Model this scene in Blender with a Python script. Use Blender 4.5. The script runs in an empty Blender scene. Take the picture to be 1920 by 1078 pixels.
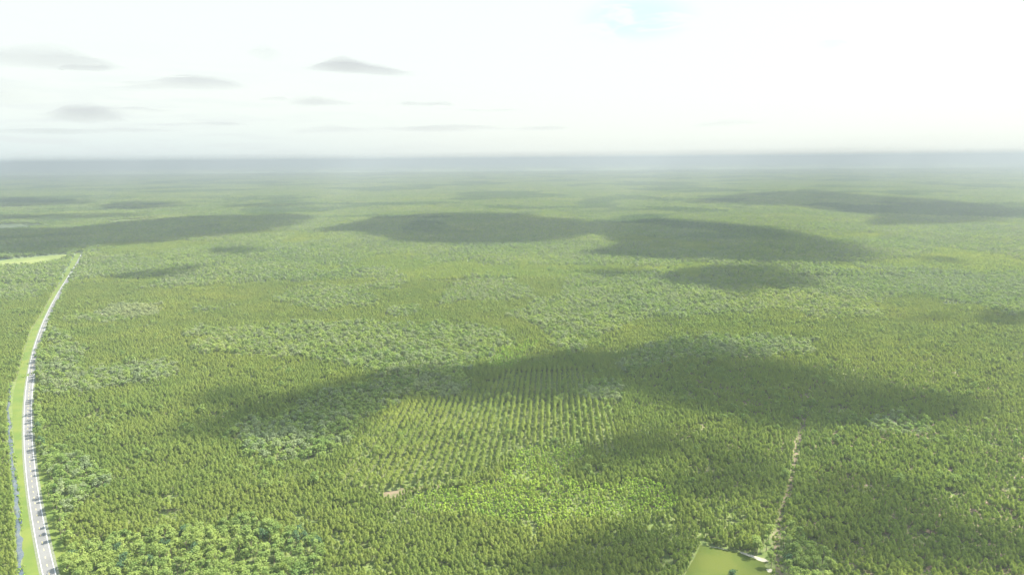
import bpy, math
import numpy as np
from mathutils import Matrix, Vector

R = math.radians
C = bpy.context.scene.collection
rng = np.random.default_rng(7)

# ------------------------------------------------------------------ camera
H = 270.0                                   # height of the viewpoint over the ground, metres
F = 1280.0                                  # focal length in photograph pixels (frame 1920 x 1078)
PITCH, ROLL = 10.68, -0.48
M3 = Matrix.Rotation(R(90 - PITCH), 3, 'X') @ Matrix.Rotation(R(ROLL), 3, 'Z')
cam = bpy.data.cameras.new('camera')
cam.sensor_width = 36.0
cam.lens = 36.0 * F / 1920.0
cam.clip_start, cam.clip_end = 1.0, 120000.0
co = bpy.data.objects.new('camera', cam)
co.matrix_world = Matrix.Translation((0, 0, H)) @ M3.to_4x4()
C.objects.link(co)
bpy.context.scene.camera = co

# ------------------------------------------------------------------ sky, sun, exposure
SUN_AZ, SUN_EL = 70.0, 50.0                 # azimuth clockwise from +Y
S = Vector((math.sin(R(SUN_AZ)) * math.cos(R(SUN_EL)), math.cos(R(SUN_AZ)) * math.cos(R(SUN_EL)), math.sin(R(SUN_EL))))
sc = bpy.context.scene
sc.view_settings.view_transform = 'Standard'
sc.view_settings.look = 'None'
sc.view_settings.exposure = 2.55
sc.view_settings.gamma = 1.0
sc.view_settings.use_curve_mapping = False
sc.cycles.max_bounces = 6
sc.cycles.diffuse_bounces = 3
sc.cycles.transmission_bounces = 3
sc.cycles.volume_bounces = 0
sc.cycles.transparent_max_bounces = 24

sl = bpy.data.lights.new('sun', 'SUN')
sl.energy = 3.6
sl.angle = R(0.5)
sl.color = (1.0, 0.95, 0.86)
so = bpy.data.objects.new('sun', sl)
so.rotation_euler = S.to_track_quat('Z', 'Y').to_euler()
so.location = (0, 0, 400)
C.objects.link(so)

world = bpy.data.worlds.new('World')
sc.world = world
world.use_nodes = True


class NT:
    """tiny helper for node trees"""
    def __init__(s, tree):
        s.t = tree
        tree.nodes.clear()

    def n(s, kind, **kw):
        nd = s.t.nodes.new(kind)
        for k, v in kw.items():
            setattr(nd, k, v)
        return nd

    def l(s, a, b):
        s.t.links.new(a, b)

    def math(s, op, a, b=None, clamp=False):
        nd = s.n('ShaderNodeMath', operation=op, use_clamp=clamp)
        for i, v in enumerate((a, b)):
            if v is None:
                continue
            if isinstance(v, (int, float)):
                nd.inputs[i].default_value = v
            else:
                s.l(v, nd.inputs[i])
        return nd.outputs[0]

    def mix(s, f, a, b, mode='MIX'):
        nd = s.n('ShaderNodeMix', data_type='RGBA', blend_type=mode)
        for sock, v in ((nd.inputs[0], f), (nd.inputs[6], a), (nd.inputs[7], b)):
            if isinstance(v, (int, float)):
                sock.default_value = v
            elif isinstance(v, tuple):
                sock.default_value = (*v, 1.0)
            else:
                s.l(v, sock)
        return nd.outputs[2]

    def noise(s, vec, scale, detail=3.0, rough=0.5, dist=0.0):
        nd = s.n('ShaderNodeTexNoise')
        nd.inputs['Scale'].default_value = scale
        nd.inputs['Detail'].default_value = detail
        nd.inputs['Roughness'].default_value = rough
        nd.inputs['Distortion'].default_value = dist
        if vec is not None:
            s.l(vec, nd.inputs['Vector'])
        return nd.outputs['Fac']

    def ramp(s, f, lo, hi, a=0.0, b=1.0):
        nd = s.n('ShaderNodeMapRange', interpolation_type='SMOOTHSTEP')
        s.l(f, nd.inputs['Value'])
        nd.inputs['From Min'].default_value = lo
        nd.inputs['From Max'].default_value = hi
        nd.inputs['To Min'].default_value = a
        nd.inputs['To Max'].default_value = b
        return nd.outputs[0]


def build_world():
    w = NT(world.node_tree)
    out = w.n('ShaderNodeOutputWorld')
    bg = w.n('ShaderNodeBackground')
    sky = w.n('ShaderNodeTexSky', sky_type='NISHITA', sun_disc=False)
    sky.sun_elevation = R(SUN_EL)
    sky.sun_rotation = R(SUN_AZ)
    sky.altitude = 270
    sky.dust_density = 3.0
    g = w.n('ShaderNodeNewGeometry')
    sep = w.n('ShaderNodeSeparateXYZ')
    inc = w.n('ShaderNodeVectorMath', operation='SCALE')
    w.l(g.outputs['Incoming'], inc.inputs[0])
    inc.inputs['Scale'].default_value = -1.0
    vec = inc.outputs[0]
    w.l(vec, sep.inputs[0])
    X, Y, Z = sep.outputs
    # thin high overcast, broken only where the blue shows
    blue_dir = Vector(((1195 - 960) / F, (539 - 34) / F, -1.0))
    bd = (M3 @ blue_dir).normalized()
    mp = w.n('ShaderNodeMapping')
    w.l(vec, mp.inputs[0])
    mp.inputs['Scale'].default_value = (9.0, 9.0, 34.0)
    n1 = w.noise(mp.outputs[0], 1.7, 4.0, 0.55, 0.6)
    dist = w.n('ShaderNodeVectorMath', operation='DISTANCE')
    sq = w.n('ShaderNodeVectorMath', operation='MULTIPLY')
    w.l(vec, sq.inputs[0])
    sq.inputs[1].default_value = (1.0, 1.0, 2.6)
    w.l(sq.outputs[0], dist.inputs[0])
    dist.inputs[1].default_value = (bd.x, bd.y, bd.z * 2.6)
    near = w.ramp(dist.outputs['Value'], 0.03, 0.095, 1.0, 0.0)
    hole = w.math('MULTIPLY', w.ramp(n1, 0.40, 0.54), near, clamp=True)
    # the veil itself: brightest towards the sun's side, greyer low down
    side = w.ramp(X, -0.55, 0.10, 0.0, 1.0)
    low = w.ramp(Z, 0.005, 0.085, 0.0, 1.0)
    mp2 = w.n('ShaderNodeMapping')
    w.l(vec, mp2.inputs[0])
    mp2.inputs['Scale'].default_value = (4.0, 4.0, 46.0)
    n2 = w.noise(mp2.outputs[0], 2.2, 5.0, 0.6, 0.3)
    lowgrey = w.math('MULTIPLY', w.math('SUBTRACT', 1.0, low), w.math('SUBTRACT', 1.0, side), clamp=True)
    c = w.mix(lowgrey, (1.63, 1.72, 1.61), (1.45, 1.62, 1.60))
    band = w.math('MULTIPLY', w.math('MULTIPLY', w.ramp(n2, 0.47, 0.64), w.ramp(Z, 0.02, 0.18, 1.0, 0.0)), w.math('SUBTRACT', 1.0, side), clamp=True)
    c = w.mix(w.math('MULTIPLY', band, 0.38), c, (1.35, 1.42, 1.45))
    skyc = w.mix(1.0, sky.outputs[0], (0.9, 1.0, 1.0), 'MULTIPLY')
    bluec = w.mix(0.45, c, skyc)
    c = w.mix(hole, c, (1.35, 1.85, 1.85))
    c = w.mix(w.ramp(Z, 0.21, 0.50), c, (5.0, 6.0, 6.3))
    c = w.mix(w.ramp(Z, 0.21, 0.60, 0.04, 0.55), c, skyc)
    w.l(c, bg.inputs['Color'])
    bg.inputs['Strength'].default_value = 0.10
    w.l(bg.outputs[0], out.inputs['Surface'])


build_world()


# ------------------------------------------------------------------ survey helpers
def at(px, py, z=0.0):
    """ground (or canopy level z) point under a pixel of the photograph"""
    d = M3 @ Vector(((px - 960) / F, -(py - 539) / F, -1.0))
    k = (z - H) / d.z
    return Vector((d.x * k, d.y * k, z))


MI = M3.transposed()


def to_px(x, y, z):
    v = np.stack([x, y, np.broadcast_to(z, np.shape(x)) - H])
    m = np.array(MI)
    c = m @ v
    return 960 + F * c[0] / -c[2], 539 - F * c[1] / -c[2]


def poly(pts, z=0.0):
    return np.array([[*at(a, b, z).xy] for a, b in pts])


def inside(P, x, y):
    r = np.zeros(np.shape(x), bool)
    j = len(P) - 1
    for i in range(len(P)):
        xi, yi, xj, yj = *P[i], *P[j]
        c = ((yi > y) != (yj > y)) & (x < (xj - xi) * (y - yi) / (yj - yi + 1e-12) + xi)
        r ^= c
        j = i
    return r


def dist_in(P, x, y):
    """distance to the outline, positive inside"""
    d = np.full(np.shape(x), 1e9)
    n = len(P)
    for i in range(n):
        a, b = P[i], P[(i + 1) % n]
        e = b - a
        t = np.clip(((x - a[0]) * e[0] + (y - a[1]) * e[1]) / (e @ e + 1e-9), 0, 1)
        d = np.minimum(d, np.hypot(x - a[0] - t * e[0], y - a[1] - t * e[1]))
    return np.where(inside(P, x, y), d, -d)


_perm = np.random.default_rng(3).random((256, 256))


def vnoise(x, y, scale, octaves=3, seed=0):
    """value noise 0..1"""
    out, amp, tot = 0.0, 1.0, 0.0
    x = np.asarray(x) / scale + seed * 17.3
    y = np.asarray(y) / scale + seed * 9.7
    for o in range(octaves):
        xi, yi = np.floor(x).astype(int), np.floor(y).astype(int)
        fx, fy = x - xi, y - yi
        fx, fy = fx * fx * (3 - 2 * fx), fy * fy * (3 - 2 * fy)
        g = lambda a, b: _perm[a & 255, b & 255]
        v = (g(xi, yi) * (1 - fx) + g(xi + 1, yi) * fx) * (1 - fy) + (g(xi, yi + 1) * (1 - fx) + g(xi + 1, yi + 1) * fx) * fy
        out = out + v * amp
        tot += amp
        amp *= 0.5
        x, y = x * 2.03 + 5.1, y * 2.03 + 3.7
    return out / tot


def mesh_from(name, verts, faces, mats=(), mat_idx=None, smooth=False):
    """numpy verts (n,3), faces: list of index tuples or array (m,k)"""
    me = bpy.data.meshes.new(name)
    verts = np.asarray(verts, dtype=np.float32)
    if isinstance(faces, np.ndarray):
        m, k = faces.shape
        me.vertices.add(len(verts))
        me.vertices.foreach_set('co', verts.ravel())
        me.loops.add(m * k)
        me.loops.foreach_set('vertex_index', faces.astype(np.int32).ravel())
        me.polygons.add(m)
        me.polygons.foreach_set('loop_start', np.arange(0, m * k, k, dtype=np.int32))
        me.polygons.foreach_set('loop_total', np.full(m, k, dtype=np.int32))
    else:
        me.from_pydata(verts.tolist(), [], faces)
    for mt in mats:
        me.materials.append(mt)
    if mat_idx is not None:
        me.polygons.foreach_set('material_index', np.asarray(mat_idx, dtype=np.int32))
    if smooth:
        me.polygons.foreach_set('use_smooth', np.ones(len(me.polygons), bool))
    me.update()
    me.validate()
    return me


def link(name, me, parent=None, **props):
    o = bpy.data.objects.new(name, me)
    C.objects.link(o)
    if parent is not None:
        o.parent = parent
    for k, v in props.items():
        o[k] = v
    return o


# ------------------------------------------------------------------ materials
def new_mat(name):
    m = bpy.data.materials.new(name)
    m.use_nodes = True
    return m, NT(m.node_tree)


def foliage(name, a, b, c, translucent=0.3, patch=60.0, fine=1.3):
    """a, b: the two colours of single trees; c: colour of the brighter sprays"""
    m, w = new_mat(name)
    out = w.n('ShaderNodeOutputMaterial')
    g = w.n('ShaderNodeNewGeometry')
    oi = w.n('ShaderNodeObjectInfo')
    big = w.ramp(w.noise(g.outputs['Position'], 1.0 / patch, 3.0, 0.55), 0.38, 0.62)
    sm = w.ramp(w.noise(g.outputs['Position'], fine, 1.0), 0.35, 0.7)
    tree = oi.outputs['Random']
    f = w.math('ADD', w.math('MULTIPLY', tree, 0.55), w.math('MULTIPLY', big, 0.45), clamp=True)
    col = w.mix(f, a, b)
    col = w.mix(w.math('MULTIPLY', sm, 0.55), col, c)
    sxyz = w.n('ShaderNodeSeparateXYZ')
    w.l(g.outputs['Position'], sxyz.inputs[0])
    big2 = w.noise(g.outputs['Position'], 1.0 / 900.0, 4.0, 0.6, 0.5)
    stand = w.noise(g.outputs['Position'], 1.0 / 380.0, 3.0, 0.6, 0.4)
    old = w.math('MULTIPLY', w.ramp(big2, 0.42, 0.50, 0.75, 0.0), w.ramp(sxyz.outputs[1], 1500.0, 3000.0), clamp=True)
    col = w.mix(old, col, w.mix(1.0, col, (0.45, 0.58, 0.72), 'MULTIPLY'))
    col = w.mix(w.ramp(stand, 0.40, 0.52, 0.30, 0.0), col, w.mix(1.0, col, (0.72, 0.88, 0.90), 'MULTIPLY'))
    col = w.mix(w.ramp(stand, 0.54, 0.66, 0.0, 0.55), col, w.mix(1.0, col, (1.30, 1.18, 1.05), 'MULTIPLY'))
    d = w.n('ShaderNodeBsdfDiffuse')
    t = w.n('ShaderNodeBsdfTranslucent')
    w.l(col, d.inputs[0])
    w.l(w.mix(1.0, col, (1.15, 1.25, 0.55), 'MULTIPLY'), t.inputs[0])
    mx = w.n('ShaderNodeMixShader')
    mx.inputs[0].default_value = translucent
    w.l(d.outputs[0], mx.inputs[1])
    w.l(t.outputs[0], mx.inputs[2])
    w.l(mx.outputs[0], out.inputs['Surface'])
    return m


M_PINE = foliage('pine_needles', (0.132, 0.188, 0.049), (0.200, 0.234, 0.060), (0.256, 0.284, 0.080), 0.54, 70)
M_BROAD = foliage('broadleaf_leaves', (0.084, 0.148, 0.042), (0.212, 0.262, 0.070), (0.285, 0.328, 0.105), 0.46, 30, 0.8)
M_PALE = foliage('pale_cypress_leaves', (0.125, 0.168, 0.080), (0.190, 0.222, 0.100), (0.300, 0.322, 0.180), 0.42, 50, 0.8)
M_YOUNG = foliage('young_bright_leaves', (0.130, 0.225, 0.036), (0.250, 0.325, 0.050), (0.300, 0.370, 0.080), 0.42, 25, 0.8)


M_DARK = foliage('dark_gap_shade_leaves', (0.045, 0.085, 0.040), (0.062, 0.105, 0.048), (0.085, 0.130, 0.060), 0.25, 40, 0.8)  # dark tone imitates shaded gaps among crowns; the lone clearing tree shares it


def simple(name, a, b, scale, rough=0.9, detail=4.0, spec=0.2):
    m, w = new_mat(name)
    out = w.n('ShaderNodeOutputMaterial')
    g = w.n('ShaderNodeNewGeometry')
    f = w.ramp(w.noise(g.outputs['Position'], scale, detail, 0.6), 0.35, 0.65)
    p = w.n('ShaderNodeBsdfPrincipled')
    w.l(w.mix(f, a, b), p.inputs['Base Color'])
    p.inputs['Roughness'].default_value = rough
    p.inputs['Specular IOR Level'].default_value = spec
    w.l(p.outputs[0], out.inputs['Surface'])
    return m


M_BARK = simple('bark', (0.10, 0.075, 0.055), (0.19, 0.155, 0.125), 2.0)
M_SAND = simple('sand', (0.20, 0.18, 0.13), (0.29, 0.265, 0.21), 0.35)
M_DIRT = simple('reddish_dirt', (0.105, 0.078, 0.050), (0.170, 0.128, 0.083), 0.22)
M_TRACK = simple('overgrown_track', (0.075, 0.078, 0.032), (0.128, 0.096, 0.062), 0.20)
M_SHOULDER = simple('worn_shoulder', (0.085, 0.098, 0.06), (0.115, 0.118, 0.085), 0.5)
M_PAINT_W = simple('white_road_paint', (0.33, 0.33, 0.32), (0.42, 0.42, 0.41), 1.0, 0.6)
M_PAINT_Y = simple('yellow_road_paint', (0.40, 0.33, 0.13), (0.48, 0.39, 0.15), 1.0, 0.6)


def mat_asphalt():
    m, w = new_mat('weathered_asphalt')
    out = w.n('ShaderNodeOutputMaterial')
    g = w.n('ShaderNodeNewGeometry')
    a = w.noise(g.outputs['Position'], 0.05, 4.0, 0.6)
    b = w.noise(g.outputs['Position'], 3.0, 2.0)
    c = w.mix(w.ramp(a, 0.3, 0.7), (0.084, 0.082, 0.077), (0.112, 0.109, 0.102))
    c = w.mix(w.math('MULTIPLY', b, 0.3), c, (0.08, 0.08, 0.076))
    p = w.n('ShaderNodeBsdfPrincipled')
    w.l(c, p.inputs['Base Color'])
    p.inputs['Roughness'].default_value = 0.85
    w.l(p.outputs[0], out.inputs['Surface'])
    return m


def mat_mown(name, k, kb=1.0):
    m, w = new_mat(name)
    out = w.n('ShaderNodeOutputMaterial')
    g = w.n('ShaderNodeNewGeometry')
    a = w.ramp(w.noise(g.outputs['Position'], 0.035, 4.0, 0.6, 0.4), 0.35, 0.65)
    b = w.noise(g.outputs['Position'], 1.2, 3.0, 0.7)
    c = w.mix(a, (0.060 * k, 0.092 * k, 0.018 * kb), (0.090 * k, 0.110 * k, 0.023 * kb))
    c = w.mix(w.ramp(b, 0.5, 0.8, 0.0, 0.5), c, (0.130 * k, 0.120 * k, 0.035))
    p = w.n('ShaderNodeBsdfPrincipled')
    w.l(c, p.inputs['Base Color'])
    p.inputs['Roughness'].default_value = 0.95
    p.inputs['Specular IOR Level'].default_value = 0.1
    w.l(p.outputs[0], out.inputs['Surface'])
    return m


def mat_ground():
    """forest floor: needle litter, wiregrass and bare sandy spots"""
    m, w = new_mat('forest_floor')
    out = w.n('ShaderNodeOutputMaterial')
    g = w.n('ShaderNodeNewGeometry')
    P = g.outputs['Position']
    a = w.ramp(w.noise(P, 0.02, 4.0, 0.6), 0.40, 0.60)
    b = w.ramp(w.noise(P, 0.28, 4.0, 0.65), 0.36, 0.64)
    c = w.mix(b, (0.068, 0.098, 0.030), (0.108, 0.135, 0.040))
    d = w.mix(b, (0.060, 0.072, 0.028), (0.165, 0.130, 0.080))
    sx = w.n('ShaderNodeSeparateXYZ')
    w.l(P, sx.inputs[0])
    east = w.math('MULTIPLY', w.ramp(sx.outputs[0], 130.0, 260.0), w.ramp(sx.outputs[1], 1000.0, 760.0), clamp=True)
    a = w.math('MULTIPLY', a, w.math('ADD', w.math('MULTIPLY', east, 0.8), 0.2), clamp=True)
    c = w.mix(a, c, d)
    spot = w.math('MULTIPLY', w.ramp(w.noise(P, 0.13, 3.0, 0.6), 0.54, 0.64), w.math('ADD', w.math('MULTIPLY', east, 0.85), 0.12), clamp=True)
    c = w.mix(spot, c, (0.18, 0.135, 0.098))
    p = w.n('ShaderNodeBsdfPrincipled')
    w.l(c, p.inputs['Base Color'])
    p.inputs['Roughness'].default_value = 1.0
    p.inputs['Specular IOR Level'].default_value = 0.05
    w.l(p.outputs[0], out.inputs['Surface'])
    return m


def mat_far():
    """canopy seen from far: stands of different trees, felled strips and fields"""
    m, w = new_mat('distant_canopy')
    out = w.n('ShaderNodeOutputMaterial')
    g = w.n('ShaderNodeNewGeometry')
    P = g.outputs['Position']
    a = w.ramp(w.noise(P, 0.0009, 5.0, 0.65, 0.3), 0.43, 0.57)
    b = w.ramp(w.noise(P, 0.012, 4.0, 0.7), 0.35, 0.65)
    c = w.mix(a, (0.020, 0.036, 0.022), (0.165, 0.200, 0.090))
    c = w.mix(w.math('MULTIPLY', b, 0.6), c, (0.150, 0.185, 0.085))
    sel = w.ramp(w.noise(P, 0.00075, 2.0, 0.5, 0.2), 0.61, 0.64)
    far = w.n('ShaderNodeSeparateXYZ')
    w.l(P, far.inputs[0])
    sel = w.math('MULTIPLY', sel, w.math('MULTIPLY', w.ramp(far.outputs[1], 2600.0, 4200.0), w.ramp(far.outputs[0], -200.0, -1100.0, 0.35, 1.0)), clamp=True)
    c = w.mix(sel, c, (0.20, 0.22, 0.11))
    p = w.n('ShaderNodeBsdfPrincipled')
    w.l(c, p.inputs['Base Color'])
    p.inputs['Roughness'].default_value = 1.0
    p.inputs['Specular IOR Level'].default_value = 0.0
    w.l(p.outputs[0], out.inputs['Surface'])
    return m


def mat_water():
    m, w = new_mat('ditch_water')
    out = w.n('ShaderNodeOutputMaterial')
    g = w.n('ShaderNodeNewGeometry')
    p = w.n('ShaderNodeBsdfPrincipled')
    f = w.ramp(w.noise(g.outputs['Position'], 0.12, 4.0, 0.65), 0.40, 0.62)
    w.l(w.mix(f, (0.022, 0.032, 0.040), (0.055, 0.060, 0.050)), p.inputs['Base Color'])
    p.inputs['Roughness'].default_value = 0.12
    p.inputs['Specular IOR Level'].default_value = 0.6
    bm = w.n('ShaderNodeBump')
    bm.inputs['Strength'].default_value = 0.25
    bm.inputs['Distance'].default_value = 0.2
    w.l(w.noise(g.outputs['Position'], 0.9, 3.0), bm.inputs['Height'])
    w.l(bm.outputs[0], p.inputs['Normal'])
    w.l(p.outputs[0], out.inputs['Surface'])
    return m


def mat_field():
    m, w = new_mat('crop_field')
    out = w.n('ShaderNodeOutputMaterial')
    g = w.n('ShaderNodeNewGeometry')
    P = g.outputs['Position']
    sx = w.n('ShaderNodeSeparateXYZ')
    w.l(P, sx.inputs[0])
    a = w.ramp(w.noise(P, 0.009, 3.0, 0.6, 0.5), 0.40, 0.60)
    c = w.mix(a, (0.098, 0.122, 0.036), (0.130, 0.148, 0.046))
    edge = w.math('MULTIPLY', w.ramp(sx.outputs[0], -1580.0, -1490.0, 1.0, 0.0), w.ramp(w.noise(P, 0.02, 3.0), 0.40, 0.55), clamp=True)
    c = w.mix(edge, c, (0.165, 0.125, 0.09))
    p = w.n('ShaderNodeBsdfPrincipled')
    w.l(c, p.inputs['Base Color'])
    p.inputs['Roughness'].default_value = 1.0
    p.inputs['Specular IOR Level'].default_value = 0.05
    w.l(p.outputs[0], out.inputs['Surface'])
    return m


def mat_volume(name, color, density, aniso):
    m, w = new_mat(name)
    out = w.n('ShaderNodeOutputMaterial')
    v = w.n('ShaderNodeVolumePrincipled')
    v.inputs['Color'].default_value = (*color, 1)
    v.inputs['Density'].default_value = density
    v.inputs['Anisotropy'].default_value = aniso
    w.l(v.outputs[0], out.inputs['Volume'])
    return m


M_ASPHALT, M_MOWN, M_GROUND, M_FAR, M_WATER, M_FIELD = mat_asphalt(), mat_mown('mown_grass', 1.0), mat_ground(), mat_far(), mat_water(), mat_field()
M_ROUGH = simple('rough_pasture', (0.030, 0.044, 0.019), (0.044, 0.058, 0.025), 0.02)
M_CLEARING = mat_mown('clearing_grass', 0.60, 0.42)
M_CLOUD_HIGH = mat_volume('cloud_body_dense', (0.75, 0.76, 0.78), 0.022, 0.6)
M_CLOUD = mat_volume('cloud_body_thin', (0.62, 0.63, 0.66), 0.0011, 0.3)

# ------------------------------------------------------------------ ground sheet
GR = 44000.0
th = np.linspace(0, 2 * math.pi, 97)[:-1]
gv = [(0, 0, 0)] + [(GR * math.cos(t), GR * math.sin(t), 0) for t in th]
link('ground', mesh_from('ground', gv, [(0, i + 1, (i + 1) % 96 + 1) for i in range(96)], [M_GROUND]), kind='structure')


def ribbon(left, right, z, mat, name, parent=None, **props):
    """strip between two lists of plan points"""
    n = len(left)
    v = [(*p, z) for p in left] + [(*p, z) for p in right]
    f = [(i, n + i, n + i + 1, i + 1) for i in range(n - 1)]
    return link(name, mesh_from(name, v, f, [mat]), parent, **props)


def smooth_line(pts, n=160):
    """Catmull-Rom through plan points"""
    pts = np.array(pts, float)
    P = np.vstack([2 * pts[0] - pts[1], pts, 2 * pts[-1] - pts[-2]])
    seg = len(pts) - 1
    u = np.linspace(0, seg, n)
    i = np.minimum(u.astype(int), seg - 1)
    t = (u - i)[:, None]
    a, b, c, d = P[i], P[i + 1], P[i + 2], P[i + 3]
    return 0.5 * (2 * b + (c - a) * t + (2 * a - 5 * b + 4 * c - d) * t * t + (3 * b - a - 3 * c + d) * t ** 3)


def offset(line, dist):
    """line moved to its right by dist"""
    t = np.gradient(line, axis=0)
    t /= np.linalg.norm(t, axis=1)[:, None]
    nrm = np.stack([t[:, 1], -t[:, 0]], 1)
    return line + nrm * (dist if np.isscalar(dist) else np.asarray(dist)[:, None])


# the highway, read off its two white edge lines
edges = [(1078, 76, 99.5), (1006, 69, 90), (925, 59, 78), (843, 48.8, 67), (762, 43.5, 58.5), (721, 44.6, 57.8), (693, 48.8, 60.5),
         (660, 56.4, 67), (630, 71, 81), (609, 85, 94), (582, 96, 104.5), (538, 116, 122.5), (499, 135, 140), (472, 157, 161)]
mid = [at((a + b) / 2, y).xy for y, a, b in edges]
w0 = [(at(b, y) - at(a, y)).length for y, a, b in edges]
fit = np.array([[p.x, p.y] for p in mid])
# smooth the readings with a cubic x(y), continue it both ways
cf = np.polyfit(fit[:, 1], fit[:, 0], 3, w=1.0 / np.maximum(fit[:, 1], 300) ** 0.5)
ys = np.concatenate([np.linspace(250, 2040, 240), np.linspace(2050, 2700, 30)])
slope_end = np.polyval(np.polyder(cf), 2010)
xs = np.where(ys <= 2010, np.polyval(cf, np.minimum(ys, 2010)), np.polyval(cf, 2010) + slope_end * (ys - 2010))
road_mid = np.stack([xs, ys], 1)
ROAD_W = 6.7
road = ribbon(offset(road_mid, -ROAD_W / 2 - 0.5), offset(road_mid, ROAD_W / 2 + 0.5), 0.20, M_ASPHALT, 'road', kind='structure')
for s in (-1, 1):
    ribbon(offset(road_mid, s * ROAD_W / 2 - 0.17), offset(road_mid, s * ROAD_W / 2 + 0.17), 0.24, M_PAINT_W, 'edge_line', road)
# yellow dashes
seg = np.r_[0, np.cumsum(np.linalg.norm(np.diff(road_mid, axis=0), axis=1))]
dv, df = [], []
for s0 in np.arange(5, seg[-1] - 10, 12.2):
    pts = np.stack([np.interp([s0, s0 + 3.2], seg, road_mid[:, k]) for k in (0, 1)], 1)
    a, b = offset(pts, -0.17), offset(pts, 0.17)
    k = len(dv)
    dv += [(*a[0], 0.24), (*b[0], 0.24), (*b[1], 0.24), (*a[1], 0.24)]
    df.append((k, k + 1, k + 2, k + 3))
link('centre_line_dashes', mesh_from('centre_line_dashes', dv, df, [M_PAINT_Y]), road)
ribbon(offset(road_mid, -ROAD_W / 2 - 1.9), offset(road_mid, ROAD_W / 2 + 2.1), 0.14, M_SHOULDER, 'road_shoulder', kind='structure')
# verge from the ditch bank to the trees
vl = smooth_line([at(a, b).xy for a, b in [(43.5, 1110), (43.5, 1078), (41, 1006), (36, 930), (30, 860), (25, 803), (24, 750), (33, 707), (47, 655), (60, 618),
                                            (79, 588), (95, 559), (113, 529), (127.6, 499), (143, 474), (152, 462)]])
vr = offset(road_mid, 13.0)
xl = np.interp(ys, vl[:, 1], vl[:, 0])
wl = vl[-1, 0] - np.interp(vl[-1, 1], ys, xs)
xl = np.where(ys > vl[-1, 1], xs + wl, xl)
verge_l = np.stack([xl, ys], 1)
ribbon(verge_l, np.stack([np.interp(ys, vr[:, 1], vr[:, 0]), ys], 1), 0.07, M_MOWN, 'grass_verge', kind='structure')
# the flooded ditch beside it
wr = smooth_line([at(a, b).xy for a, b in [(46, 1110), (44, 1078), (43, 1040), (40, 1000), (37, 950), (32, 900), (27, 860), (22, 820), (20, 790), (18, 760), (22, 720)]], 120)
wl_ = smooth_line([at(a, b).xy for a, b in [(36, 1110), (34, 1078), (31, 1040), (28.5, 1000), (26, 950), (22, 900), (17.5, 860), (14.5, 820), (13.5, 790), (13, 760), (17.5, 720)]], 120)
jit = (vnoise(np.arange(120) * 1.0, np.zeros(120), 4, 3) - 0.5)[:, None]
ribbon(wl_ + jit * 2, wr + jit * 3.0, 0.11, M_WATER, 'ditch_water', kind='structure')
DITCH_L = np.stack([np.interp(ys, wl_[:, 1], wl_[:, 0]), ys], 1)


def patch(name, pts, z, mat, seed=1, wob=1.2, kind='structure', **props):
    """ground patch with an uneven outline"""
    P = np.array([[*at(a, b).xy] for a, b in pts])
    Q = np.vstack([P, P[:1]])
    s = np.r_[0, np.cumsum(np.linalg.norm(np.diff(Q, axis=0), axis=1))]
    u = np.arange(0, s[-1], 1.5 if s[-1] < 900 else 8)
    L = np.stack([np.interp(u, s, Q[:, k]) for k in (0, 1)], 1)
    L += (np.stack([vnoise(L[:, 0], L[:, 1], 7, 3, seed), vnoise(L[:, 0], L[:, 1], 7, 3, seed + 5)], 1) - 0.5) * 4 * wob
    return link(name, mesh_from(name, [(*p, z) for p in L], [tuple(range(len(L)))], [mat]), kind=kind, **props), P


CLEAR = [(1314, 1022), (1362, 1029), (1405, 1041), (1441, 1051), (1432, 1060), (1448, 1070), (1446, 1112), (1262, 1112), (1284, 1078)]
_, P_CLEAR = patch('mown_clearing', CLEAR, 0.06, M_CLEARING, 1, 0.25)
patch('sandy_edge', [(1386, 1034), (1412, 1040), (1436, 1048), (1441, 1053), (1430, 1053), (1408, 1044), (1388, 1038)], 0.10, M_SAND, 2, 0.5)
patch('sandy_edge', [(1436, 1066), (1446, 1067), (1448, 1072), (1440, 1074)], 0.10, M_SAND, 3, 0.5)
patch('sandy_edge', [(1330, 1024.2), (1345, 1026), (1366, 1030.5), (1366, 1031.6), (1345, 1027), (1330, 1025)], 0.10, M_SAND, 4, 0.3)
TRACK = [(1466, 1115), (1463, 1078), (1456, 1040), (1460, 1000), (1467, 960), (1479, 925), (1483, 905), (1489, 870), (1495, 840), (1501, 815), (1510, 790), (1516, 775)]
tl = smooth_line([at(a, b).xy for a, b in TRACK], 120)
tw = 1.2 + 1.0 * vnoise(np.arange(120.), np.zeros(120), 5, 3, 4)
ribbon(offset(tl, -tw), offset(tl, tw), 0.08, M_TRACK, 'dirt_track', kind='structure')
BARE = [
    [(719, 942), (718, 924), (760, 915.5), (800, 909.5), (868, 901.5), (870, 906), (835, 911.5), (800, 917), (762, 925), (735, 941)],
    [(1215, 607.5), (1250, 605.5), (1300, 604.5), (1298, 606.5), (1240, 608.5)],
    [(1754, 571), (1775, 567), (1795, 567), (1793, 573), (1765, 574)],
    [(188, 587), (197, 585), (199, 589), (190, 590.5)],
]
P_BARE = []
for i, b in enumerate(BARE):
    P_BARE.append(patch('bare_ground', b, 0.08, M_TRACK if i < 1 else M_ROUGH if i == 2 else M_SAND, 10 + i, 1.6 if i < 1 else 0.8)[1])
FIELD = [(-60, 491), (0, 488), (50, 483), (131, 476.5), (134, 479), (116, 492), (92, 499), (45, 503), (0, 504), (-60, 507)]
_, P_FIELD = patch('field', FIELD, 0.08, M_FIELD, 20, 1.5)
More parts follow.
